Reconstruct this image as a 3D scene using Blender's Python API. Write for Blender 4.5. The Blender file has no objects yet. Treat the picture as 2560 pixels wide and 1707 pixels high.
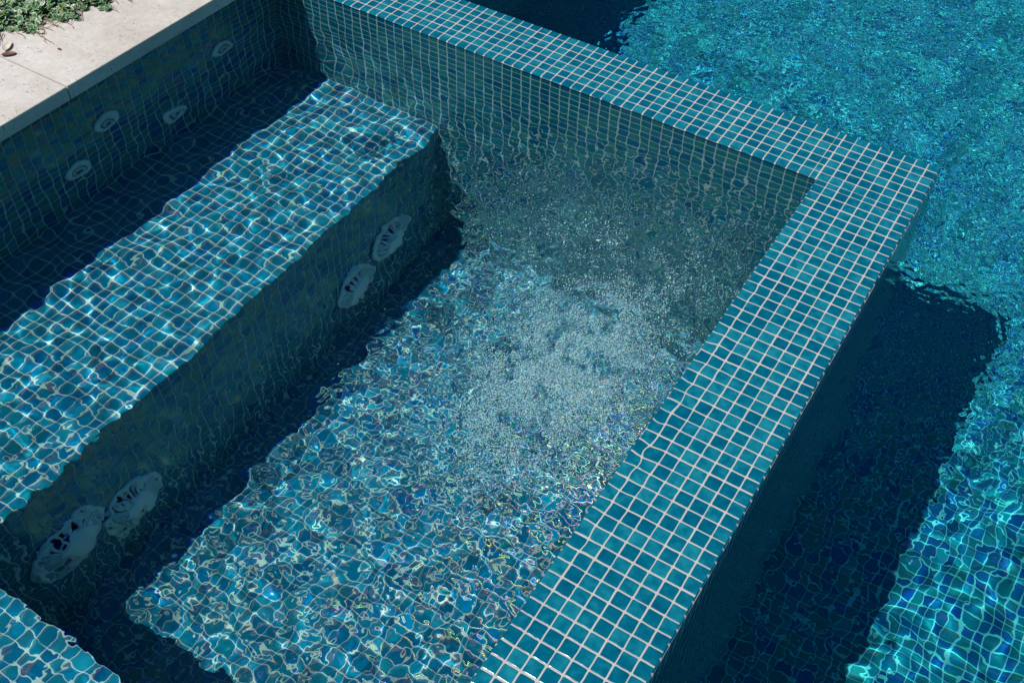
import bpy, bmesh, math, random
import numpy as np
from mathutils import Vector, Matrix
random.seed(7); rng = np.random.default_rng(11)
U = 0.03                                   # metres per tile module; all lengths below are in tiles
SC = bpy.context.scene; COL = SC.collection

# ------------------------------------------------------------------ camera, sky, sun, exposure
cam_d = bpy.data.cameras.new('camera'); cam = bpy.data.objects.new('camera', cam_d); COL.objects.link(cam)
CP = np.array([6.13236895, -76.52916323, 53.32588906])
FW = np.array([-0.34754596, 0.57660857, -0.73941488]); ROLL = 0.026
yaw = math.atan2(FW[0], FW[1])
R0 = np.array([math.cos(yaw), -math.sin(yaw), 0]); U0 = np.cross(R0, FW)
RX = math.cos(ROLL)*R0 + math.sin(ROLL)*U0; UX = -math.sin(ROLL)*R0 + math.cos(ROLL)*U0
m = Matrix(((RX[0], UX[0], -FW[0], CP[0]*U), (RX[1], UX[1], -FW[1], CP[1]*U), (RX[2], UX[2], -FW[2], CP[2]*U), (0, 0, 0, 1)))
cam.matrix_world = m
cam_d.sensor_width = 36; cam_d.lens = 2658.73*36/2560
cam_d.clip_start = 0.05; cam_d.clip_end = 500
SC.camera = cam

SUN = Vector((-0.193, -0.43, 0.882)).normalized()          # towards the sun
el = math.asin(SUN.z); az = math.atan2(SUN.x, SUN.y)
w = bpy.data.worlds.new('World'); SC.world = w; w.use_nodes = True
nt = w.node_tree; bg = nt.nodes['Background']
sky = nt.nodes.new('ShaderNodeTexSky'); sky.sky_type = 'NISHITA'; sky.sun_disc = False
sky.sun_elevation = el; sky.sun_rotation = az; sky.ozone_density = 3.0; sky.air_density = 1.0; sky.dust_density = 0.3
hs = nt.nodes.new('ShaderNodeMix'); hs.data_type = 'RGBA'; hs.blend_type = 'MULTIPLY'; hs.inputs[0].default_value = 1; hs.inputs[7].default_value = (.34, .98, 1.1, 1)
nt.links.new(sky.outputs[0], hs.inputs[6]); nt.links.new(hs.outputs[2], bg.inputs[0]); bg.inputs[1].default_value = 0.06
sl = bpy.data.lights.new('sun', 'SUN'); sl.energy = 4.8; sl.angle = math.radians(0.53); sl.color = (1.0, 0.96, 0.9)
so = bpy.data.objects.new('sun', sl); COL.objects.link(so)
so.rotation_euler = SUN.to_track_quat('Z', 'Y').to_euler(); so.location = (0, 0, 6)
sl.cycles.is_caustics_light = True
SC.view_settings.view_transform = 'Standard'; SC.view_settings.look = 'None'
SC.view_settings.exposure = 0.0; SC.view_settings.gamma = 1.0
cy = SC.cycles
cy.caustics_refractive = True; cy.caustics_reflective = False
cy.max_bounces = 12; cy.diffuse_bounces = 4; cy.glossy_bounces = 4; cy.transmission_bounces = 8
cy.sample_clamp_indirect = 6.0; cy.sample_clamp_direct = 0
cy.use_denoising = True; cy.denoiser = 'OPENIMAGEDENOISE'; cy.denoising_input_passes = 'RGB_ALBEDO_NORMAL'; cy.denoising_prefilter = 'ACCURATE'

# ------------------------------------------------------------------ helpers
def tag(o, label=None, cat=None, group=None, kind=None):
    if label: o['label'] = label
    if cat: o['category'] = cat
    if group: o['group'] = group
    if kind: o['kind'] = kind
    return o
def link(name, me, mat=None, parent=None, recv=True):
    o = bpy.data.objects.new(name, me); COL.objects.link(o)
    if mat: me.materials.append(mat)
    if parent: o.parent = parent
    if recv: o.cycles.is_caustics_receiver = True
    return o
def empty(name, loc):
    o = bpy.data.objects.new(name, None); COL.objects.link(o); o.location = [c*U for c in loc]; o.empty_display_size = .05
    return o
class Q:
    """quads with explicit UVs in tile units"""
    def __init__(s): s.v = []; s.f = []; s.uv = []; s.mi = []; s.m = 0
    def quad(s, pts, uvs):
        n = len(s.v); s.v += [(p[0]*U, p[1]*U, p[2]*U) for p in pts]; s.f.append(tuple(range(n, n+len(pts)))); s.uv += uvs; s.mi.append(s.m)
    def mesh(s, name):
        me = bpy.data.meshes.new(name); me.from_pydata(s.v, [], s.f); l = me.uv_layers.new(name='UVMap')
        for i, t in enumerate(s.uv): l.data[i].uv = t
        for p, k in zip(me.polygons, s.mi): p.material_index = k
        me.validate(); me.update(); return me
def N(nt, t, **kw):
    n = nt.nodes.new(t)
    for k, v in kw.items(): setattr(n, k, v)
    return n
def M(nt, op, a, b=None, c=None, vec=False):
    n = nt.nodes.new('ShaderNodeVectorMath' if vec else 'ShaderNodeMath'); n.operation = op
    for i, x in enumerate((a, b, c)):
        if x is None: continue
        if isinstance(x, (int, float)) and vec: x = (x, x, x)
        if isinstance(x, (int, float, tuple)): n.inputs[i].default_value = x
        else: nt.links.new(x, n.inputs[i])
    return n.outputs['Value'] if (vec and op in ('LENGTH', 'DOT_PRODUCT')) else n.outputs[0]
def ramp(nt, fac, stops, interp='LINEAR'):
    n = nt.nodes.new('ShaderNodeValToRGB'); e = n.color_ramp.elements; n.color_ramp.interpolation = interp
    while len(e) < len(stops): e.new(.5)
    for i, (p, c) in enumerate(stops): e[i].position = p; e[i].color = (*c, 1)
    nt.links.new(fac, n.inputs[0]); return n.outputs[0]
def mixc(nt, f, a, b, mode='MIX'):
    n = nt.nodes.new('ShaderNodeMix'); n.data_type = 'RGBA'; n.blend_type = mode
    for i, x in ((0, f), (6, a), (7, b)):
        if isinstance(x, (int, float)): n.inputs[i].default_value = x
        elif isinstance(x, tuple): n.inputs[i].default_value = (*x, 1) if len(x) == 3 else x
        else: nt.links.new(x, n.inputs[i])
    return n.outputs[2]
def newmat(name):
    m = bpy.data.materials.new(name); m.use_nodes = True; nt = m.node_tree
    return m, nt, nt.nodes['Principled BSDF']

def tile_mat(name, grout=(.60, .57, .54), grout_w=.085, dark=(.0, .085, .15), mid=(.0, .13, .205), lite=(.0, .215, .28), film=0.6, rough=.13, spec=.5, seed=0, vary=0., wet=False):
    mt, nt, bs = newmat(name)
    uv = N(nt, 'ShaderNodeUVMap').outputs[0]
    sep = M(nt, 'FLOOR', uv, vec=True)
    cell0 = M(nt, 'ADD', sep, (seed+.5, .5, .5), vec=True)
    wn = N(nt, 'ShaderNodeTexWhiteNoise', noise_dimensions='3D'); nt.links.new(cell0, wn.inputs['Vector'])
    rnd, rcol = wn.outputs['Value'], wn.outputs['Color']
    fr = M(nt, 'FRACTION', uv, vec=True)
    jit = M(nt, 'MULTIPLY', M(nt, 'SUBTRACT', rcol, .5, vec=True), .035, vec=True)
    lowf = N(nt, 'ShaderNodeTexNoise'); lowf.inputs['Scale'].default_value = 1.7; lowf.inputs['Detail'].default_value = 1
    nt.links.new(uv, lowf.inputs['Vector'])
    jit2 = M(nt, 'MULTIPLY', M(nt, 'SUBTRACT', lowf.outputs['Color'], .5, vec=True), .05, vec=True)
    p = M(nt, 'ABSOLUTE', M(nt, 'SUBTRACT', M(nt, 'ADD', M(nt, 'ADD', fr, jit, vec=True), jit2, vec=True), .5, vec=True), vec=True)
    r = .10; h = .5-grout_w/2
    sheet = M(nt, 'SUBTRACT', (1, 1, 1), M(nt, 'MINIMUM', M(nt, 'ABSOLUTE', M(nt, 'MODULO', sep, 9., vec=True), vec=True), (1, 1, 1), vec=True), vec=True)
    p = M(nt, 'ADD', p, M(nt, 'MULTIPLY', sheet, .022, vec=True), vec=True)               # mosaic sheets meet in a wider joint
    qv = M(nt, 'SUBTRACT', p, (h-r, h-r, 100), vec=True)
    qm = M(nt, 'MAXIMUM', qv, (0, 0, 0), vec=True)
    sdf = M(nt, 'SUBTRACT', M(nt, 'LENGTH', qm, vec=True), r)                      # <0 inside the tile
    mask = N(nt, 'ShaderNodeMapRange'); mask.inputs[1].default_value = -.012; mask.inputs[2].default_value = .012
    mask.inputs[3].default_value = 1; mask.inputs[4].default_value = 0; nt.links.new(sdf, mask.inputs[0]); mk = mask.outputs[0]
    # colour inside a tile: clouded glass, every tile its own tone
    n1 = N(nt, 'ShaderNodeTexNoise'); n1.inputs['Scale'].default_value = 1.6; n1.inputs['Detail'].default_value = 5
    nt.links.new(M(nt, 'ADD', uv, M(nt, 'MULTIPLY', rcol, 37., vec=True), vec=True), n1.inputs['Vector'])
    t = M(nt, 'ADD', M(nt, 'MULTIPLY', rnd, .45), M(nt, 'MULTIPLY', M(nt, 'SUBTRACT', n1.outputs[0], .2), 1.0))
    tc = ramp(nt, t, [(.15, dark), (.5, mid), (.9, lite)])
    if vary:
        hue = ramp(nt, M(nt, 'FRACT', M(nt, 'MULTIPLY', rnd, 7.31)), [(0, (0, .05, .26)), (.25, (.0, .11, .30)), (.45, (.0, .17, .21)), (.7, (.015, .24, .24)), (.88, (.06, .20, .20)), (1, (.0, .30, .42))])  # iridescent sheen put into the base colour as one hue per tile
        tc = mixc(nt, vary, tc, hue)
    n2 = N(nt, 'ShaderNodeTexNoise'); n2.inputs['Scale'].default_value = 9; n2.inputs['Detail'].default_value = 3; nt.links.new(uv, n2.inputs['Vector'])
    n3 = N(nt, 'ShaderNodeTexNoise'); n3.inputs['Scale'].default_value = .35; n3.inputs['Detail'].default_value = 4; nt.links.new(uv, n3.inputs['Vector'])
    gc = mixc(nt, n2.outputs[0], tuple(c*.84 for c in grout), tuple(min(1, c*1.08) for c in grout))
    gc = mixc(nt, ramp(nt, n3.outputs[0], [(.4, (0, 0, 0)), (.7, (.4, .4, .4))]), gc, tuple(c*.72 for c in grout))
    nt.links.new(mixc(nt, mk, gc, tc), bs.inputs['Base Color'])
    ro = N(nt, 'ShaderNodeMapRange'); ro.inputs[3].default_value = .75; ro.inputs[4].default_value = rough
    nt.links.new(mk, ro.inputs[0]); nt.links.new(ro.outputs[0], bs.inputs['Roughness'])
    sp_ = N(nt, 'ShaderNodeMapRange'); sp_.inputs[3].default_value = .08; sp_.inputs[4].default_value = .14 if wet else spec
    nt.links.new(mk, sp_.inputs[0]); nt.links.new(sp_.outputs[0], bs.inputs['Specular IOR Level'])
    bs.inputs['IOR'].default_value = 1.52
    # iridescent coat
    th = M(nt, 'MULTIPLY', mk, M(nt, 'ADD', 230. if wet else 180., M(nt, 'MULTIPLY', M(nt, 'ADD', rnd, n1.outputs[0]), 110. if wet else 330.)))
    nt.links.new(th, bs.inputs['Thin Film Thickness']); bs.inputs['Thin Film IOR'].default_value = 1.42 if wet else 1.0+film
    # pillowed edge and dimpled face
    hgt = N(nt, 'ShaderNodeMapRange', interpolation_type='SMOOTHSTEP'); hgt.inputs[1].default_value = -.07; hgt.inputs[2].default_value = .01
    hgt.inputs[3].default_value = 1; hgt.inputs[4].default_value = 0; nt.links.new(sdf, hgt.inputs[0])
    hh = M(nt, 'ADD', hgt.outputs[0], M(nt, 'MULTIPLY', n1.outputs[0], .25))
    tilt = M(nt, 'DOT_PRODUCT', M(nt, 'SUBTRACT', fr, .5, vec=True), M(nt, 'SUBTRACT', rcol, .5, vec=True), vec=True)
    hh = M(nt, 'ADD', hh, M(nt, 'MULTIPLY', tilt, .25))
    bp = N(nt, 'ShaderNodeBump'); bp.inputs['Strength'].default_value = 1.0; bp.inputs['Distance'].default_value = .022*U
    nt.links.new(hh, bp.inputs['Height']); nt.links.new(bp.outputs[0], bs.inputs['Normal'])
    return mt
T_SPA = tile_mat('glass_mosaic_spa', wet=True, vary=.22, grout_w=.085, grout=(.60, .62, .58), dark=(.0, .085, .165), mid=(.0, .145, .24), lite=(.0, .26, .36))
T_WALL = tile_mat('glass_mosaic_wall', wet=True, vary=.35, grout=(.56, .66, .63), dark=(.0, .10, .16), mid=(.0, .16, .23), lite=(.0, .25, .31), seed=57, grout_w=.095)
T_TOP = tile_mat('glass_mosaic_top', seed=91, grout=(.47, .44, .41), dark=(.0, .07, .13), mid=(.0, .11, .175), lite=(.01, .20, .26))
T_POOL = tile_mat('glass_mosaic_pool', wet=True, grout=(.55, .72, .72), grout_w=.1, seed=33, vary=.7)

T_SIDE = tile_mat('glass_mosaic_side', wet=True, vary=.85, seed=57, grout_w=.095, grout=(.48, .62, .60), dark=(.0, .10, .16), mid=(.0, .16, .23), lite=(.0, .25, .31))

def water_mat(name, tint, bands):
    """clear water; waves too fine for the mesh are bump bands (wavelength in tiles, slope, mask channel or None)"""
    mt, nt, bs = newmat(name); nt.nodes.remove(bs)
    g = N(nt, 'ShaderNodeBsdfGlass'); g.inputs['IOR'].default_value = 1.333; g.inputs['Roughness'].default_value = 0; g.inputs['Color'].default_value = (*tint, 1)
    tc = N(nt, 'ShaderNodeTexCoord').outputs['Object']
    at = N(nt, 'ShaderNodeAttribute', attribute_name='chop'); sp = N(nt, 'ShaderNodeSeparateColor'); nt.links.new(at.outputs['Color'], sp.inputs[0])
    h = None
    for i, (lam, slope, ch) in enumerate(bands):
        n = N(nt, 'ShaderNodeTexNoise'); n.inputs['Scale'].default_value = 1.0/(lam*U)*1.25; n.inputs['Detail'].default_value = 1.0; n.inputs['Roughness'].default_value = .4
        n.inputs['Distortion'].default_value = .3
        mp = N(nt, 'ShaderNodeMapping'); mp.inputs['Location'].default_value = (i*3.7, i*1.3, i*2.1); nt.links.new(tc, mp.inputs[0]); nt.links.new(mp.outputs[0], n.inputs['Vector'])
        v = M(nt, 'MULTIPLY', M(nt, 'SUBTRACT', n.outputs[0], .5), slope*lam*U*.9)
        if ch is not None: v = M(nt, 'MULTIPLY', v, sp.outputs[ch])
        h = v if h is None else M(nt, 'ADD', h, v)
    bp = N(nt, 'ShaderNodeBump'); bp.inputs['Strength'].default_value = 1; bp.inputs['Distance'].default_value = 1.0
    nt.links.new(h, bp.inputs['Height'])
    out = None; nt.nodes.remove(g)
    for ior, c in ((1.333, (.92, .92, .92)), (1.317, (.26, 0, 0)), (1.333, (0, .26, 0)), (1.353, (0, 0, .26))):        # the colours bend a little differently
        g_ = N(nt, 'ShaderNodeBsdfRefraction'); g_.inputs['IOR'].default_value = ior; g_.inputs['Roughness'].default_value = 0
        g_.inputs['Color'].default_value = (*[a*b for a, b in zip(tint, c)], 1); nt.links.new(bp.outputs[0], g_.inputs['Normal'])
        if out is None: out = g_.outputs[0]
        else:
            ad = N(nt, 'ShaderNodeAddShader'); nt.links.new(out, ad.inputs[0]); nt.links.new(g_.outputs[0], ad.inputs[1]); out = ad.outputs[0]
    fr = N(nt, 'ShaderNodeFresnel'); fr.inputs['IOR'].default_value = 1.333; nt.links.new(bp.outputs[0], fr.inputs['Normal'])
    gl = N(nt, 'ShaderNodeBsdfGlossy'); gl.inputs['Roughness'].default_value = 0; nt.links.new(bp.outputs[0], gl.inputs['Normal'])
    mx = N(nt, 'ShaderNodeMixShader'); nt.links.new(M(nt, 'MULTIPLY', fr.outputs[0], .4), mx.inputs[0]); nt.links.new(out, mx.inputs[1]); nt.links.new(gl.outputs[0], mx.inputs[2])
    nt.links.new(mx.outputs[0], nt.nodes['Material Output'].inputs['Surface']); return mt
W_SPA = water_mat('spa_water', (.81, .98, 1), [(1.9, .045, 0), (1.0, .03, 0), (2.3, .22, 1), (1.0, .09, 1)])
W_POOL = water_mat('pool_water', (.36, .93, 1), [(1.9, .05, 0), (1.2, .07, 1), (.6, .022, 1)])

# ------------------------------------------------------------------ water surfaces
def band(nx, ny, s, lam, width=.35, r=rng):
    """unit-slope band-limited random field, spacing s"""
    kx = np.fft.fftfreq(nx, s)*2*np.pi; ky = np.fft.rfftfreq(ny, s)*2*np.pi
    k = np.hypot(kx[:, None], ky[None, :]); k0 = 2*np.pi/lam
    a = np.exp(-(np.log(np.maximum(k, 1e-6)/k0))**2/(2*width**2))/np.maximum(k, 1e-6); a[0, 0] = 0
    f = np.fft.rfft2(r.standard_normal((nx, ny)))*a; h = np.fft.irfft2(f, s=(nx, ny))
    gx, gy = np.gradient(h, s); return h/np.sqrt((gx**2+gy**2).mean())
def G(X, Y, cx, cy, rx, ry=None):
    return np.exp(-((X-cx)/rx)**2-((Y-cy)/(ry or rx))**2)
def grid_mesh(name, X, Y, Z, keep=None, ch=None):
    nx, ny = X.shape; idx = np.arange(nx*ny).reshape(nx, ny)
    q = np.stack([idx[:-1, :-1], idx[1:, :-1], idx[1:, 1:], idx[:-1, 1:]], -1)
    q = q[keep] if keep is not None else q.reshape(-1, 4)
    me = bpy.data.meshes.new(name); co = (np.stack([X, Y, Z], -1).reshape(-1, 3)*U).astype(np.float32)
    used = np.unique(q); remap = np.full(nx*ny, -1); remap[used] = np.arange(len(used)); co = co[used]; q = remap[q]
    me.vertices.add(len(co)); me.vertices.foreach_set('co', co.ravel())
    me.loops.add(q.size); me.loops.foreach_set('vertex_index', q.ravel().astype(np.int32))
    me.polygons.add(len(q)); me.polygons.foreach_set('loop_start', (np.arange(len(q))*4).astype(np.int32))
    try: me.polygons.foreach_set('loop_total', np.full(len(q), 4, np.int32))
    except Exception: pass
    me.update(calc_edges=True); me.polygons.foreach_set('use_smooth', np.ones(len(q), bool))
    if ch is not None:
        at = me.attributes.new('chop', 'FLOAT_COLOR', 'POINT')
        at.data.foreach_set('color', np.stack([ch[0], ch[1], 0*ch[0], 0*ch[0]+1], -1).reshape(-1, 4)[used].astype(np.float32).ravel())
    return me

s = .14
xs = np.arange(-64.7, -7.8, s); ys = np.arange(-77.8, -6.85, s); X, Y = np.meshgrid(xs, ys, indexing='ij'); nx, ny = X.shape
turb = 1.0*G(X, Y, -14, -35, 7, 11) + .75*G(X, Y, -21, -23, 10, 6) + .45*G(X, Y, -13, -16, 12, 9)
turb = np.clip(turb, 0, 1.2)
deep = np.clip((X+50)/6, 0, 1)                           # over the deep floor, away from the bench
H = band(nx, ny, s, 9)*.012 + band(nx, ny, s, 4.2)*(.020-.010*deep) + band(nx, ny, s, 2.4)*(.017-.010*deep)
H += band(nx, ny, s, 1.5)*(.008-.005*deep)
for cx, cy, rr, am in ((-44.5, -30.5, 2.2, .03), (-36.6, -30.6, 1.8, .035), (-51.5, -19, 1.8, .05)):
    R = np.hypot(X-cx, Y-cy); H += am/(2*np.pi/.9)*np.cos(R*2*np.pi/.9)*np.exp(-(R/rr)**2)
CH0 = np.clip(.04+.22*deep+.74*np.clip((X+33)/8, 0, 1)*(1-.55*np.clip((Y+17)/6, 0, 1))+.5*G(X, Y, -36, -62, 12, 9), 0, 1); CH1 = np.clip(turb+.05*deep+.12*G(X, Y, -38, -58, 10, 6), 0, 1.2)
swell = 0
film = .03*band(nx, ny, s, 6, .4) 
top = np.clip((X+8.0)/2.6, 0, 1)                          # over the wall top the sheet runs out
H = H*(1-.85*np.clip((X+8.6)/1.2, 0, 1)) 
back = np.clip((Y+7.0)/1.5, 0, 1); H = H*(1-.9*back)
edge = np.exp(-np.minimum(np.abs(X+8), np.abs(Y+7))/1.2)
Z = H*(1-.9*edge) + swell - .10 + 0
ZSPA = Z
o = link('spa_water', grid_mesh('spa_water', X, Y, Z, ch=(CH0*(1-top), CH1*(1-.8*top)*(1-.8*back))), W_SPA, recv=False); o.cycles.is_caustics_caster = True
tag(o, 'clear rippled water filling the tiled spa', kind='structure')

s = .2
xs = np.arange(-64.4, 42, s); ys = np.arange(-80, 100, s); X, Y = np.meshgrid(xs, ys, indexing='ij'); nx, ny = X.shape
far = np.clip((Y+12)/16, 0, 1)
calm = 1-.9*G(X, Y, 17, -38, 13, 13)
spill = G(X, Y, 5, -16, 7, 14)+.6*G(X, Y, 12, -4, 12, 10)
H = band(nx, ny, s, 10)*.014 + band(nx, ny, s, 5)*.011 + band(nx, ny, s, 2.6)*.010
CH0 = np.clip(.12+.9*calm, 0, 1); CH1 = np.clip((.25+.45*far+.8*spill)*calm, 0, 1.3)
keep = ~((X[:-1, :-1] > -64.6) & (X[:-1, :-1] < -.7) & (Y[:-1, :-1] < -.7))
o = link('pool_water', grid_mesh('pool_water', X, Y, H-2.3, keep, (CH0, CH1)), W_POOL, recv=False); o.cycles.is_caustics_caster = True
tag(o, 'blue rippled water of the main pool around the spa wall', kind='structure')

# ------------------------------------------------------------------ spa and pool shell
def lw(y): return -64.4+.03*(y+7)          # side wall line
def be(y): return -44.8+.016*(y+7)         # bench edge line
def cope(y): return -62.0+.03*(y+17)       # edge of the stone coping
BZ, FZ, PZ, YN = -18., -39., -54., -78.
def rows(y):                                # tile rows along the long wall: one cut row past the back wall's inner face
    return y
def add_wall(q, a, b, z0, z1, ua, ub, v0=None, v1=None):
    q.quad([(*a, z0), (*b, z0), (*b, z1), (*a, z1)], [(ua, z0 if v0 is None else v0), (ub, z0 if v0 is None else v0), (ub, z1 if v1 is None else v1), (ua, z1 if v1 is None else v1)])

# L-shaped divider wall: top, inner faces, outer faces
q = Q(); e = .12                             # eased arris
XL = -90.
CUTX, CUTY = .55, .62                        # cut tiles at the corner
def top_quad(x0, x1, y0, y1, ux0, ux1, uy0, uy1):
    q.quad([(x0, y0, 0), (x1, y0, 0), (x1, y1, 0), (x0, y1, 0)], [(ux0, uy0), (ux1, uy0), (ux1, uy1), (ux0, uy1)])
sx = [(-64.5, -8-CUTX, -56-CUTX+.05, 0.), (-8-CUTX, -8, 100-CUTX, 100.), (-8, -e, 0-8, -e)]
top_quad(-64.5, -8-CUTX, -7+e, -e, -55.95, 0, -7+e, -e)
top_quad(-8-CUTX, -8, -7+e, -e, 100-CUTX+.03, 100, -7+e, -e)
top_quad(-8, -e, -7, -e, -8, -e, -7, -e)
top_quad(-8+e, -e, -7-CUTY, -7, -8+e, -e, 200.03, 200+CUTY)
gx = np.concatenate([np.arange(-8+e, -4.6, .25), [-e]]); gy = np.arange(YN, -7-CUTY, .25); gy = np.append(gy[:-1], -7-CUTY)
GX, GY = np.meshgrid(gx, gy, indexing='ij'); reg = np.meshgrid(np.arange(len(gx)), np.arange(len(gy)), indexing='ij')
wu = band(64, 512, .25, 2.0, .3)[:len(gx), :len(gy)]; wv = band(64, 512, .25, 2.0, .3)[:len(gx), :len(gy)]
msk = np.clip((-4.8-GX-1.6*np.abs(GY+34)/24)/2.4, 0, 1)*np.exp(-((GY+33)/15)**4)
UX_ = GX+.22*wu*msk; UY_ = 300+GY+7+CUTY+.22*wv*msk
for i in range(len(gx)-1):
    for j in range(len(gy)-1):
        c4 = ((i, j), (i+1, j), (i+1, j+1), (i, j+1))
        q.quad([(GX[a], GY[a], 0) for a in c4], [(UX_[a], UY_[a]) for a in c4])
top_quad(-8, -8+e, -7-e, -7, -8, -8+e, 200.5, 200.5+e)
# arrises (rounded by one chamfer) and faces
def arris(a, b, na, ua, ub, d):
    # a,b = xy of the outer vertical face; na = unit normal outwards
    ai = (a[0]-na[0]*e, a[1]-na[1]*e); bi = (b[0]-na[0]*e, b[1]-na[1]*e)
    q.quad([(*a, -e), (*b, -e), (*bi, 0), (*ai, 0)], [(ua, d+.06), (ub, d+.06), (ub, d+e+.02), (ua, d+e+.02)])
arris((-64.5, -7), (-8-CUTX, -7), (0, -1), -55.95, 0, 0)
arris((-8-CUTX, -7), (-8, -7), (0, -1), 100-CUTX, 100, 0)
arris((-8, -7-e), (-8, YN), (-1, 0), 300, 300+YN+7, 0)
arris((0, YN), (0, 0), (1, 0), YN, 0, 0); arris((0, 0), (-64.5, 0), (0, 1), 0, -64.5, 0)
q.m = 1
add_wall(q, (-64.5, -7), (-8-CUTX, -7), FZ, -e, -55.95, 0); add_wall(q, (-8-CUTX, -7), (-8, -7), FZ, -e, 100-CUTX, 100)
add_wall(q, (-8, -7), (-8, -7-CUTY), FZ, -e, 200.6, 200); add_wall(q, (-8, -7-CUTY), (-8, YN), FZ, -e, 300, 300+YN+7+CUTY)
q.m = 2
add_wall(q, (0, YN), (0, 0), PZ, -e, YN, 0); add_wall(q, (0, 0), (-64.5, 0), PZ, -e, 0, -64.5)
o = link('spa_wall', q.mesh('spa_wall'), T_TOP); o.data.materials.append(T_WALL); o.data.materials.append(T_POOL); tag(o, 'L-shaped spa wall in teal mosaic with pale grout, standing just above both waters', 'wall')

q = Q(); q.quad([(-66, YN, FZ), (-8, YN, FZ), (-8, -7, FZ), (-66, -7, FZ)], [(-66, YN), (-8, YN), (-8, -7), (-66, -7)])
tag(link('spa_floor', q.mesh('spa_floor'), T_SPA), 'teal mosaic floor of the spa', kind='structure')
q = Q()
def strip(q, xa, xb, y0, y1, z):            # a level strip between two slanting lines
    q.quad([(xa(y0), y0, z), (xb(y0), y0, z), (xb(y1), y1, z), (xa(y1), y1, z)], [(0, y0), (xb(y1)-xa(y1), y0), (xb(y1)-xa(y1), y1), (0, y1)])
strip(q, lw, be, YN, -7, BZ)
q.m = 1
q.quad([(be(YN), YN, FZ), (be(-7), -7, FZ), (be(-7), -7, BZ), (be(YN), YN, BZ)], [(YN, FZ+.3), (-7, FZ+.3), (-7, BZ+.3), (YN, BZ+.3)])
o = link('spa_bench', q.mesh('spa_bench'), T_SPA); o.data.materials.append(T_WALL)
tag(o, 'long submerged mosaic bench below the stone coping, half in shade', 'bench')
q = Q(); FY = -63.8
q.quad([(be(FY), YN, BZ), (-8, YN, BZ), (-8, FY, BZ), (be(FY), FY, BZ)], [(be(FY), YN-.2), (-8, YN-.2), (-8, FY-.2), (be(FY), FY-.2)])
q.quad([(-8, FY, FZ), (be(FY), FY, FZ), (be(FY), FY, BZ), (-8, FY, BZ)], [(-8, FZ), (be(FY), FZ), (be(FY), BZ), (-8, BZ)])
tag(link('spa_bench', q.mesh('spa_bench_near'), T_SPA), 'sunlit submerged mosaic bench corner at the near end of the spa', 'bench')
q = Q(); CT, CB = 3.0, 1.75
q.quad([(lw(YN), YN, BZ), (lw(0), 0, BZ), (lw(0), 0, CB), (lw(YN), YN, CB)][::-1], [(YN, BZ), (0, BZ), (0, CB), (YN, CB)][::-1])
q.quad([(lw(YN), YN, FZ), (lw(0), 0, FZ), (lw(0), 0, BZ), (lw(YN), YN, BZ)][::-1], [(YN, FZ), (0, FZ), (0, BZ), (YN, BZ)][::-1])
tag(link('side_wall', q.mesh('side_wall'), T_SIDE), 'shaded mosaic wall with white jets below the stone coping', 'wall')
# pool shell
q = Q(); PX0, PX1, PY0, PY1 = -64.4, 42., -80., 100.
q.quad([(PX0, PY0, PZ), (PX1, PY0, PZ), (PX1, PY1, PZ), (PX0, PY1, PZ)], [(PX0, PY0), (PX1, PY0), (PX1, PY1), (PX0, PY1)])
tag(link('pool_floor', q.mesh('pool_floor'), T_POOL), 'deep mosaic floor of the main pool', kind='structure')
q = Q()
add_wall(q, (PX1, PY0), (PX1, PY1), PZ, CB, PY0, PY1); add_wall(q, (PX1, PY1), (PX0, PY1), PZ, CB, PX1, PX0)
add_wall(q, (PX0, PY1), (PX0, 0), PZ, CB, PY1, 0); add_wall(q, (PX0, PY0), (PX1, PY0), PZ, CB, PX0, PX1)
tag(link('pool_wall', q.mesh('pool_wall'), T_POOL), 'mosaic side walls of the main pool', 'wall')

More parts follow.
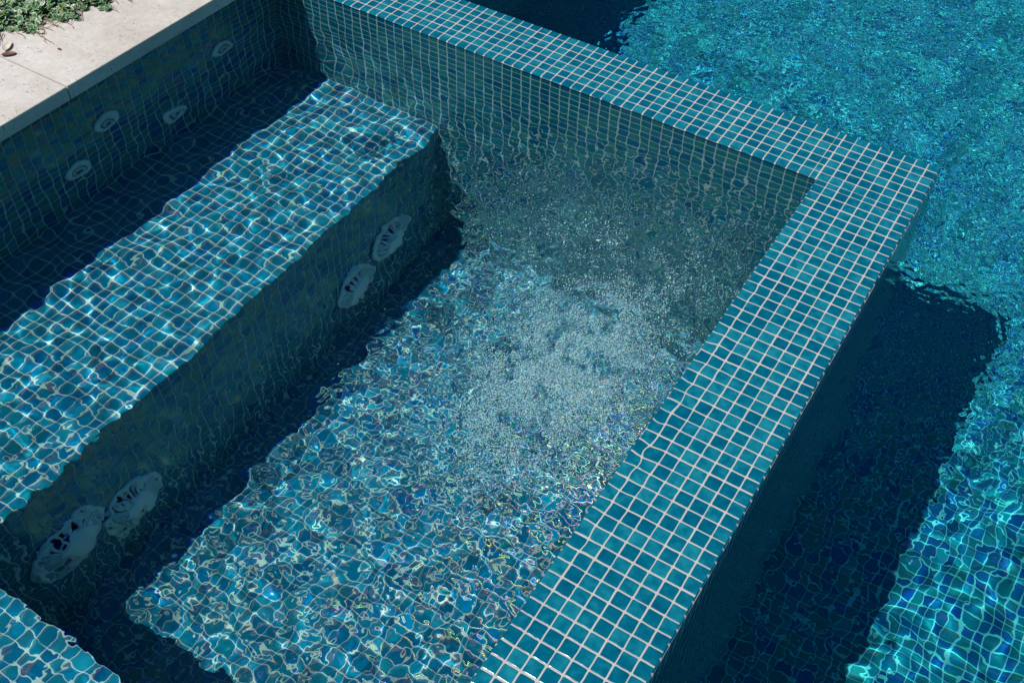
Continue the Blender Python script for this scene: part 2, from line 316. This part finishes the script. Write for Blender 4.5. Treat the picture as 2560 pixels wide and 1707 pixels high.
# ------------------------------------------------------------------ stone coping
def stone_mat():
    mt, nt, bs = newmat('limestone')
    tc = N(nt, 'ShaderNodeTexCoord').outputs['Object']
    n1 = N(nt, 'ShaderNodeTexNoise'); n1.inputs['Scale'].default_value = 5; n1.inputs['Detail'].default_value = 8; nt.links.new(tc, n1.inputs['Vector'])
    n1.inputs['Roughness'].default_value = .65
    c = ramp(nt, n1.outputs[0], [(.32, (.48, .425, .385)), (.5, (.56, .515, .48)), (.68, (.62, .595, .57))])
    n5 = N(nt, 'ShaderNodeTexNoise'); n5.inputs['Scale'].default_value = 70; n5.inputs['Detail'].default_value = 8; n5.inputs['Roughness'].default_value = .75; nt.links.new(tc, n5.inputs['Vector'])
    n6 = N(nt, 'ShaderNodeTexNoise'); n6.inputs['Scale'].default_value = 1.6; n6.inputs['Detail'].default_value = 6; n6.inputs['Distortion'].default_value = 1.2; nt.links.new(tc, n6.inputs['Vector'])
    c = mixc(nt, .8, c, ramp(nt, n5.outputs[0], [(.3, (.80, .78, .76)), (.7, (1.1, 1.1, 1.1))]), 'MULTIPLY')
    c = mixc(nt, .7, c, ramp(nt, n6.outputs[0], [(.35, (.86, .82, .78)), (.6, (1.06, 1.06, 1.06))]), 'MULTIPLY')
    v = N(nt, 'ShaderNodeTexNoise'); v.inputs['Scale'].default_value = 95; v.inputs['Detail'].default_value = 3
    mp = N(nt, 'ShaderNodeMapping'); mp.inputs['Scale'].default_value = (1, 1.8, 1); mp.inputs['Rotation'].default_value = (0, 0, .9); nt.links.new(tc, mp.inputs[0]); nt.links.new(mp.outputs[0], v.inputs['Vector'])
    pits = ramp(nt, v.outputs[0], [(.32, (1, 1, 1)), (.38, (0, 0, 0))])
    n3 = N(nt, 'ShaderNodeTexNoise'); n3.inputs['Scale'].default_value = 14; nt.links.new(tc, n3.inputs['Vector'])
    pm = M(nt, 'MULTIPLY', pits, ramp(nt, n3.outputs[0], [(.4, (0, 0, 0)), (.6, (1, 1, 1))]))
    c = mixc(nt, M(nt, 'MULTIPLY', pm, .75), c, (.22, .18, .15))
    nt.links.new(c, bs.inputs['Base Color']); bs.inputs['Roughness'].default_value = .8
    bp = N(nt, 'ShaderNodeBump'); bp.inputs['Distance'].default_value = .001; bp.inputs['Strength'].default_value = .6
    nt.links.new(M(nt, 'SUBTRACT', M(nt, 'MULTIPLY', n1.outputs[0], .6), pm), bp.inputs['Height']); nt.links.new(bp.outputs[0], bs.inputs['Normal'])
    return mt
STONE = stone_mat()
def slab(name, y0, y1, xedge, depth=34, z0=CB, z1=CT):
    bm = bmesh.new(); g = .05
    y0 += g; y1 -= g
    pts = [(xedge(y0), y0), (xedge(y1), y1), (xedge(y1)-depth, y1), (xedge(y0)-depth, y0)]
    lo = [bm.verts.new((x*U, y*U, z0*U)) for x, y in pts]; hi = [bm.verts.new((x*U, y*U, z1*U)) for x, y in pts]
    bm.faces.new(lo[::-1]); bm.faces.new(hi)
    for i in range(4): j = (i+1) % 4; bm.faces.new((lo[i], lo[j], hi[j], hi[i]))
    bmesh.ops.recalc_face_normals(bm, faces=bm.faces)
    bmesh.ops.bevel(bm, geom=list(bm.edges), offset=.035*U, segments=2, affect='EDGES')
    me = bpy.data.meshes.new(name); bm.to_mesh(me); bm.free(); return link(name, me, STONE)
JY = -33.4
GRP = 'stone coping slabs along the spa'
tag(slab('coping_slab', JY, -.0, cope), 'pale stone slab beyond the joint, green plant trailing over its far corner', 'stone slab', GRP)
tag(slab('coping_slab', JY-36, JY, cope), 'pale pitted stone slab on the near side of the joint', 'stone slab', GRP)
tag(slab('coping_slab', JY-72, JY-36, cope), 'pale stone slab just outside the left edge of the picture', 'stone slab', GRP)
tag(slab('coping_slab', 0, 40, lambda y: -59.5), 'pale stone slab along the main pool beyond the spa', 'stone slab', GRP)  # out of view; edge pushed out to place its shadow on the pool floor
tag(slab('coping_slab', 40, 100, lambda y: -59.5), 'pale stone slab at the far end of the main pool', 'stone slab', GRP)
q = Q(); q.quad([(-2000, -2000, 1.6), (cope(0)-30, -2000, 1.6), (cope(0)-30, 2000, 1.6), (-2000, 2000, 1.6)], [(0, 0)]*4)
q.quad([(42, -2000, 1.6), (2000, -2000, 1.6), (2000, 2000, 1.6), (42, 2000, 1.6)], [(0, 0)]*4)
q.quad([(-92, 100, 1.6), (42, 100, 1.6), (42, 2000, 1.6), (-92, 2000, 1.6)], [(0, 0)]*4)
q.quad([(-92, -2000, 1.6), (42, -2000, 1.6), (42, -80, 1.6), (-92, -80, 1.6)], [(0, 0)]*4)
tag(link('deck', q.mesh('deck'), STONE), 'pale stone deck around the pool', kind='structure')

# ------------------------------------------------------------------ small fittings
def plain(name, col, rough=.5, spec=.5, **kw):
    mt, nt, bs = newmat(name); tc = N(nt, 'ShaderNodeTexCoord').outputs['Object']
    n = N(nt, 'ShaderNodeTexNoise'); n.inputs['Scale'].default_value = kw.get('scale', 60); n.inputs['Detail'].default_value = 4; nt.links.new(tc, n.inputs['Vector'])
    v = kw.get('vary', .12)
    nt.links.new(ramp(nt, n.outputs[0], [(.3, tuple(c*(1-v) for c in col)), (.7, tuple(min(1, c*(1+v)) for c in col))]), bs.inputs['Base Color'])
    bs.inputs['Roughness'].default_value = rough; bs.inputs['Specular IOR Level'].default_value = spec; return mt
PLAS = plain('white_plastic', (.84, .87, .85), .35); SOCKET_SHADE = plain('socket_shade', (.30, .32, .31), .5); DARK = plain('recess_shade', (.02, .03, .04), .6)  # grey and near-black colours stand in for shade inside jets and drain slots
def lathe(bm, prof, seg=40, a0=0, a1=2*math.pi, off=(0, 0), tilt=None):
    """revolve (r, x) profile about the +X axis"""
    full = abs(a1-a0-2*math.pi) < 1e-6; n = seg if full else seg+1; rings = []
    for r, x in prof:
        rings.append([bm.verts.new((x*U, (r*math.cos(a0+(a1-a0)*i/seg)+off[0])*U, (r*math.sin(a0+(a1-a0)*i/seg)+off[1])*U)) for i in range(n)])
    for A, B in zip(rings, rings[1:]):
        for i in range(seg):
            j = (i+1) % n; bm.faces.new((A[i], A[j], B[j], B[i]))
    return rings
def bobj(name, bm, mat, parent, smooth=True):
    bmesh.ops.recalc_face_normals(bm, faces=bm.faces)
    for f in bm.faces: f.smooth = smooth
    me = bpy.data.meshes.new(name); bm.to_mesh(me); bm.free(); return link(name, me, mat, parent)
def jet(y, z, r, label):
    t = empty('jet_nozzle', (lw(y)+.02, y, z)); tag(t, label, 'spa jet', 'white jets in the shaded side wall')
    bm = bmesh.new(); lathe(bm, [(r, 0), (r*1.0, .1), (r*.93, .2), (r*.7, .27), (r*.66, .22), (r*.62, .27), (r*.56, .26)]); bobj('flange', bm, PLAS, t)
    bm = bmesh.new(); lathe(bm, [(r*.56, .25), (r*.5, .03), (.02, .02)]); bobj('socket', bm, SOCKET_SHADE, t)  # socket coloured darker to imitate the shade inside the flange
    bm = bmesh.new(); off = (.12, -.12)
    lathe(bm, [(r*.42, .02), (r*.41, .2), (r*.37, .30), (r*.31, .34), (r*.28, .30), (r*.27, .1)], 28, off=off); bobj('eyeball', bm, PLAS, t)
    bm = bmesh.new(); lathe(bm, [(r*.28, .12), (.005, .12)], 20, off=off); bobj('nozzle_shade', bm, DARK, t)  # dark disc painted in place of the shade inside the nozzle
jet(-14.8, -7.7, 1.35, 'single white jet highest on the wall, nearest the back corner')
jet(-22.0, -13.4, 1.35, 'low white jet low on the wall, second from the back corner')
jet(-29.3, -7.3, 1.45, 'white jet just below the water, near the slab joint')
jet(-33.4, -12.1, 1.4, 'white jet nearest the left edge of the picture, low on the wall')
def drain(y, z, r, rot, label, group):
    t = empty('drain_cover', (be(y)+.02, y, z)); tag(t, label, 'drain cover', group); t.rotation_euler = (rot, 0, math.radians(.9))
    k = r/3.1
    bm = bmesh.new(); lathe(bm, [(3.1*k, 0), (3.1*k, .18), (2.95*k, .3), (2.6*k, .38), (2.58*k, .1), (.05, .08)], 72); bobj('rim', bm, PLAS, t)
    bm = bmesh.new(); lathe(bm, [(2.55*k, .12), (1.4*k, .14), (.01, .14)], 48); bobj('slot_shade', bm, DARK, t)  # near-black disc imitates the shade behind the slots
    bm = bmesh.new(); n = 20
    for i in range(n):
        a = 2*math.pi*i/n; w_ = 2*math.pi/n*.46
        A = lathe(bm, [(2.62*k, .2), (2.62*k, .40), (2.1*k, .66), (1.5*k, .88), (1.38*k, .86), (1.38*k, .5)], 3, a, a+w_)
        for e_ in (0, -1):
            bm.faces.new([rg[e_] for rg in A])
    bobj('grille', bm, PLAS, t)
    bm = bmesh.new(); lathe(bm, [(1.55*k, .6), (1.55*k, .88), (1.45*k, .97), (.9*k, 1.05), (.01, 1.07)], 48); bobj('cap', bm, PLAS, t)
g2 = 'white drain covers on the bench riser'
drain(-15.9, -29.4, 2.9, .1, 'slotted white drain cover nearest the back wall of the spa', g2)
drain(-21.6, -32.0, 2.9, .5, 'slotted white drain cover beside the patch of sunlit floor, second from the back', g2)
drain(-50.8, -31.4, 3.1, .2, 'slotted white drain cover right of its neighbour at lower left', g2)
drain(-56.8, -28.4, 3.4, .8, 'largest slotted white drain cover, leftmost on the bench riser', g2)

# ------------------------------------------------------------------ plant and litter on the coping
def leaf_mat():
    mt, nt, bs = newmat('variegated_leaf'); uv = N(nt, 'ShaderNodeUVMap').outputs[0]; sx_ = N(nt, 'ShaderNodeSeparateXYZ'); nt.links.new(uv, sx_.inputs[0])
    tc = N(nt, 'ShaderNodeTexCoord').outputs['Object']; n = N(nt, 'ShaderNodeTexNoise'); n.inputs['Scale'].default_value = 220; n.inputs['Detail'].default_value = 3; nt.links.new(tc, n.inputs['Vector'])
    r_ = M(nt, 'ADD', sx_.outputs[0], M(nt, 'MULTIPLY', M(nt, 'SUBTRACT', n.outputs[0], .5), .35))
    grn = ramp(nt, sx_.outputs[1], [(0, (.015, .06, .012)), (.5, (.04, .14, .03)), (.85, (.09, .20, .06)), (1, (.22, .20, .06))])
    c = mixc(nt, ramp(nt, r_, [(.80, (0, 0, 0)), (.92, (1, 1, 1))]), grn, (.40, .50, .34))
    nt.links.new(c, bs.inputs['Base Color']); bs.inputs['Roughness'].default_value = .38
    return mt
LEAF = leaf_mat(); TWIG = plain('dry_twig', (.24, .18, .13), .8, vary=.3); DRY = plain('dry_leaf', (.55, .48, .40), .7, vary=.2); BROWN = plain('brown_leaf', (.14, .05, .03), .5, vary=.3)
def leaf(q, c, size, yawa, tilt, tv):
    rot = Matrix.Rotation(yawa, 3, 'Z') @ Matrix.Rotation(tilt, 3, 'X') @ Matrix.Rotation(random.uniform(-.5, .5), 3, 'Y')
    pts = [(0, .08)]
    n = 14
    for i in range(n+1):
        a = -math.pi/2+.35+(2*math.pi-.7)*i/n; rr = (.5+.06*math.sin(i*math.pi))*(1+(.09 if i % 2 else -.04)); pts.append((rr*math.cos(a), rr*math.sin(a)+.12))
    V = [Vector((x, y, .18*abs(x)-.12*(x*x+y*y)+random.uniform(-.03, .03)))*size for x, y in pts]
    V = [rot @ v + Vector(c) for v in V]
    inn = [V[0].lerp(v, .55) for v in V]
    for i in range(1, n+1):
        q.quad([V[0], inn[i], inn[i+1]], [(0, tv), (.55, tv), (.55, tv)])
        q.quad([inn[i], V[i], V[i+1], inn[i+1]], [(.55, tv), (1, tv), (1, tv), (.55, tv)])
def tube(bm, pts, r):
    prev = None
    for i, p in enumerate(pts):
        d = (Vector(pts[min(i+1, len(pts)-1)])-Vector(pts[max(i-1, 0)])).normalized(); a = d.orthogonal().normalized(); b = d.cross(a)
        ring = [bm.verts.new(((Vector(p)+(a*math.cos(t)+b*math.sin(t))*r*(1-.5*i/len(pts)))*U)) for t in (0, 1.26, 2.51, 3.77, 5.03)]
        if prev:
            for k in range(5): bm.faces.new((prev[k], prev[(k+1) % 5], ring[(k+1) % 5], ring[k]))
        prev = ring
t = empty('trailing_plant', (-76, -27, CT)); tag(t, 'trailing green plant with small pale-edged leaves creeping over the far left corner of the coping', 'plant')
ED = [(-80, -34.6), (-72.9, -31.6), (-71.9, -29.9), (-71.2, -28.2), (-70.3, -26.4), (-69.7, -24.6), (-69.2, -22)]    # ragged front of the mat
def edge_x(y):
    for (x0, y0), (x1, y1) in zip(ED, ED[1:]):
        if y0 <= y <= y1: return x0+(x1-x0)*(y-y0)/(y1-y0)
    return -69.2
q = Q()
for i in range(2600):
    y = random.uniform(-34, -12); d = random.expovariate(.35); ex = edge_x(y)+.8*math.sin(y*2.1)+.4*math.sin(y*5.3)
    x = ex-d
    if d < 1.8 and random.random() < .45: continue
    h = CT+.12+min(1.6, d*.28)*random.random()
    leaf(q, (x, y, h), random.uniform(.45, .85)*(.8 if d < 1.5 else 1.0), random.uniform(0, 6.28), random.uniform(-.7, .7), random.random()**1.3)
lv = link('leaves', q.mesh('leaves'), LEAF, t); lv.location = -t.location
bm = bmesh.new()
for i in range(70):
    y = random.uniform(-33, -17); x = edge_x(y)-random.uniform(.2, 3); a = random.uniform(-1.2, .9); P_ = []
    for k in range(7):
        P_.append((x, y, CT+.07+.12*random.random())); x += .42*math.cos(a); y += .42*math.sin(a); a += random.uniform(-.5, .5)
    tube(bm, P_, .035)
st = bobj('stem', bm, TWIG, t); st.location = -t.location
def at_z(name, label, cat, bm, mat, group=None): return tag(bobj(name, bm, mat, None), label, cat, group)
def curl(bm, c, s_, yawa, seed):
    rr = random.Random(seed); n = 6; g = []
    for i in range(n+1):
        row = []
        for j in range(5):
            u_ = (i/n-.5)*2; v_ = (j/4-.5)*2; w_ = math.sqrt(max(0, 1-u_*u_))*.55+.03
            x = u_*s_; y = v_*w_*s_*.8; z = .05+.35*s_*v_*v_*w_+rr.uniform(0, .06)*s_+.12*s_*u_*u_
            row.append(bm.verts.new(((c[0]+x*math.cos(yawa)-y*math.sin(yawa))*U, (c[1]+x*math.sin(yawa)+y*math.cos(yawa))*U, (CT+z)*U)))
        g.append(row)
    for i in range(n):
        for j in range(4): bm.faces.new((g[i][j], g[i+1][j], g[i+1][j+1], g[i][j+1]))
bm = bmesh.new(); curl(bm, (-69.9, -32.9), .62, .9, 1); at_z('dead_leaf', 'small dark brown dead leaf lying at the end of the slab joint', 'leaf', bm, BROWN)
bm = bmesh.new(); curl(bm, (-70.9, -32.2), .75, 2.2, 2); at_z('dry_leaf', 'pale curled dry leaf beside the brown one at the picture edge', 'leaf', bm, DRY)
bm = bmesh.new(); curl(bm, (-70.4, -29.2), .45, .4, 3); at_z('dry_leaf', 'pale crumpled dry leaf on bare stone in front of the plant', 'leaf', bm, DRY)
bm = bmesh.new(); curl(bm, (-74.3, -24.6), .8, 1.2, 5)
for v in bm.verts: v.co.z += 1.2*U
at_z('dry_leaf', 'orange-tan dry leaf caught among the green leaves', 'leaf', bm, plain('tan_leaf', (.55, .33, .18), .6))
bm = bmesh.new(); x, y, a = -70.6, -29.4, -.2; P_ = []
for k in range(9): P_.append((x, y, CT+.06+.06*(k % 2))); x += .32*math.cos(a); y += .32*math.sin(a); a += .22*math.sin(k*1.9)
tube(bm, P_, .05); tube(bm, [P_[4], (P_[4][0]+.3, P_[4][1]-.35, CT+.12), (P_[4][0]+.7, P_[4][1]-.4, CT+.06)], .035)
at_z('twig', 'thin dry forked twig on the stone in front of the plant', 'twig', bm, TWIG)
bm = bmesh.new(); bmesh.ops.create_icosphere(bm, subdivisions=2, radius=.2*U)
for v in bm.verts: v.co = Vector((v.co.x*1.1-67.1*U, v.co.y*.6-30.0*U, v.co.z*.4+(CT+.05)*U))
at_z('pit', 'tiny dark brown pebble in the pale stone, built as a lump', 'pit', bm, BROWN)  # stands for a dark pit in the slab, modelled as a raised lump

# ------------------------------------------------------------------ air bubbles whipped up by the jets
bm = bmesh.new(); r_ = np.random.default_rng(5); V = []; F = []
ico = bmesh.new(); bmesh.ops.create_icosphere(ico, subdivisions=1, radius=1.05); iv = np.array([v.co[:] for v in ico.verts]); fi = np.array([[v.index for v in f.verts] for f in ico.faces]); ico.free()
cs = []
from mathutils import noise as mn
for n_, (cx, cy, cz, rx, ry, rz), cl in ((62000, (-15.2, -35.0, -1.0, 3.0, 5.6, .8), .25), (9000, (-15.5, -34, -1.5, 4.6, 8, 1.2), .05), (7000, (-18, -23, -1.8, 5.5, 3.2, 1.4), .0), (3000, (-12.5, -26, -1.5, 2.2, 5, 1), .0)):
    p = r_.normal(size=(n_, 3))*[rx, ry, rz]*.8+[cx, cy, cz]
    k_ = np.array([mn.noise((x*.55+mn.noise((x*.3, y*.3, 4))*2, y*.55, 1.3))+.5*mn.noise((x*1.5, y*1.5, 7.1)) for x, y, z in p])
    cs.append(p[k_ > -cl])
cs = np.concatenate(cs); cs = cs[(cs[:, 2] < -.25) & (cs[:, 2] > -30) & (cs[:, 0] < -8.4) & (cs[:, 1] < -7.4)]
rad = .014+.040*r_.random(len(cs))**3
co = (iv[None]*rad[:, None, None]+cs[:, None])*U; fa = (fi[None]+np.arange(len(cs))[:, None, None]*len(iv)).reshape(-1, 3)
bm.free(); me = bpy.data.meshes.new('air_bubbles'); co = co.reshape(-1, 3).astype(np.float32)
me.vertices.add(len(co)); me.vertices.foreach_set('co', co.ravel()); me.loops.add(fa.size); me.loops.foreach_set('vertex_index', fa.ravel().astype(np.int32))
me.polygons.add(len(fa)); me.polygons.foreach_set('loop_start', (np.arange(len(fa))*3).astype(np.int32)); me.update(calc_edges=True); me.polygons.foreach_set('use_smooth', np.ones(len(fa), bool))
BUB = plain('bubble_white', (.80, .93, .95), .15, vary=.02)
tag(link('air_bubbles', me, BUB), 'cloud of tiny white air bubbles rising through the churned spa water', 'bubbles', kind='stuff')
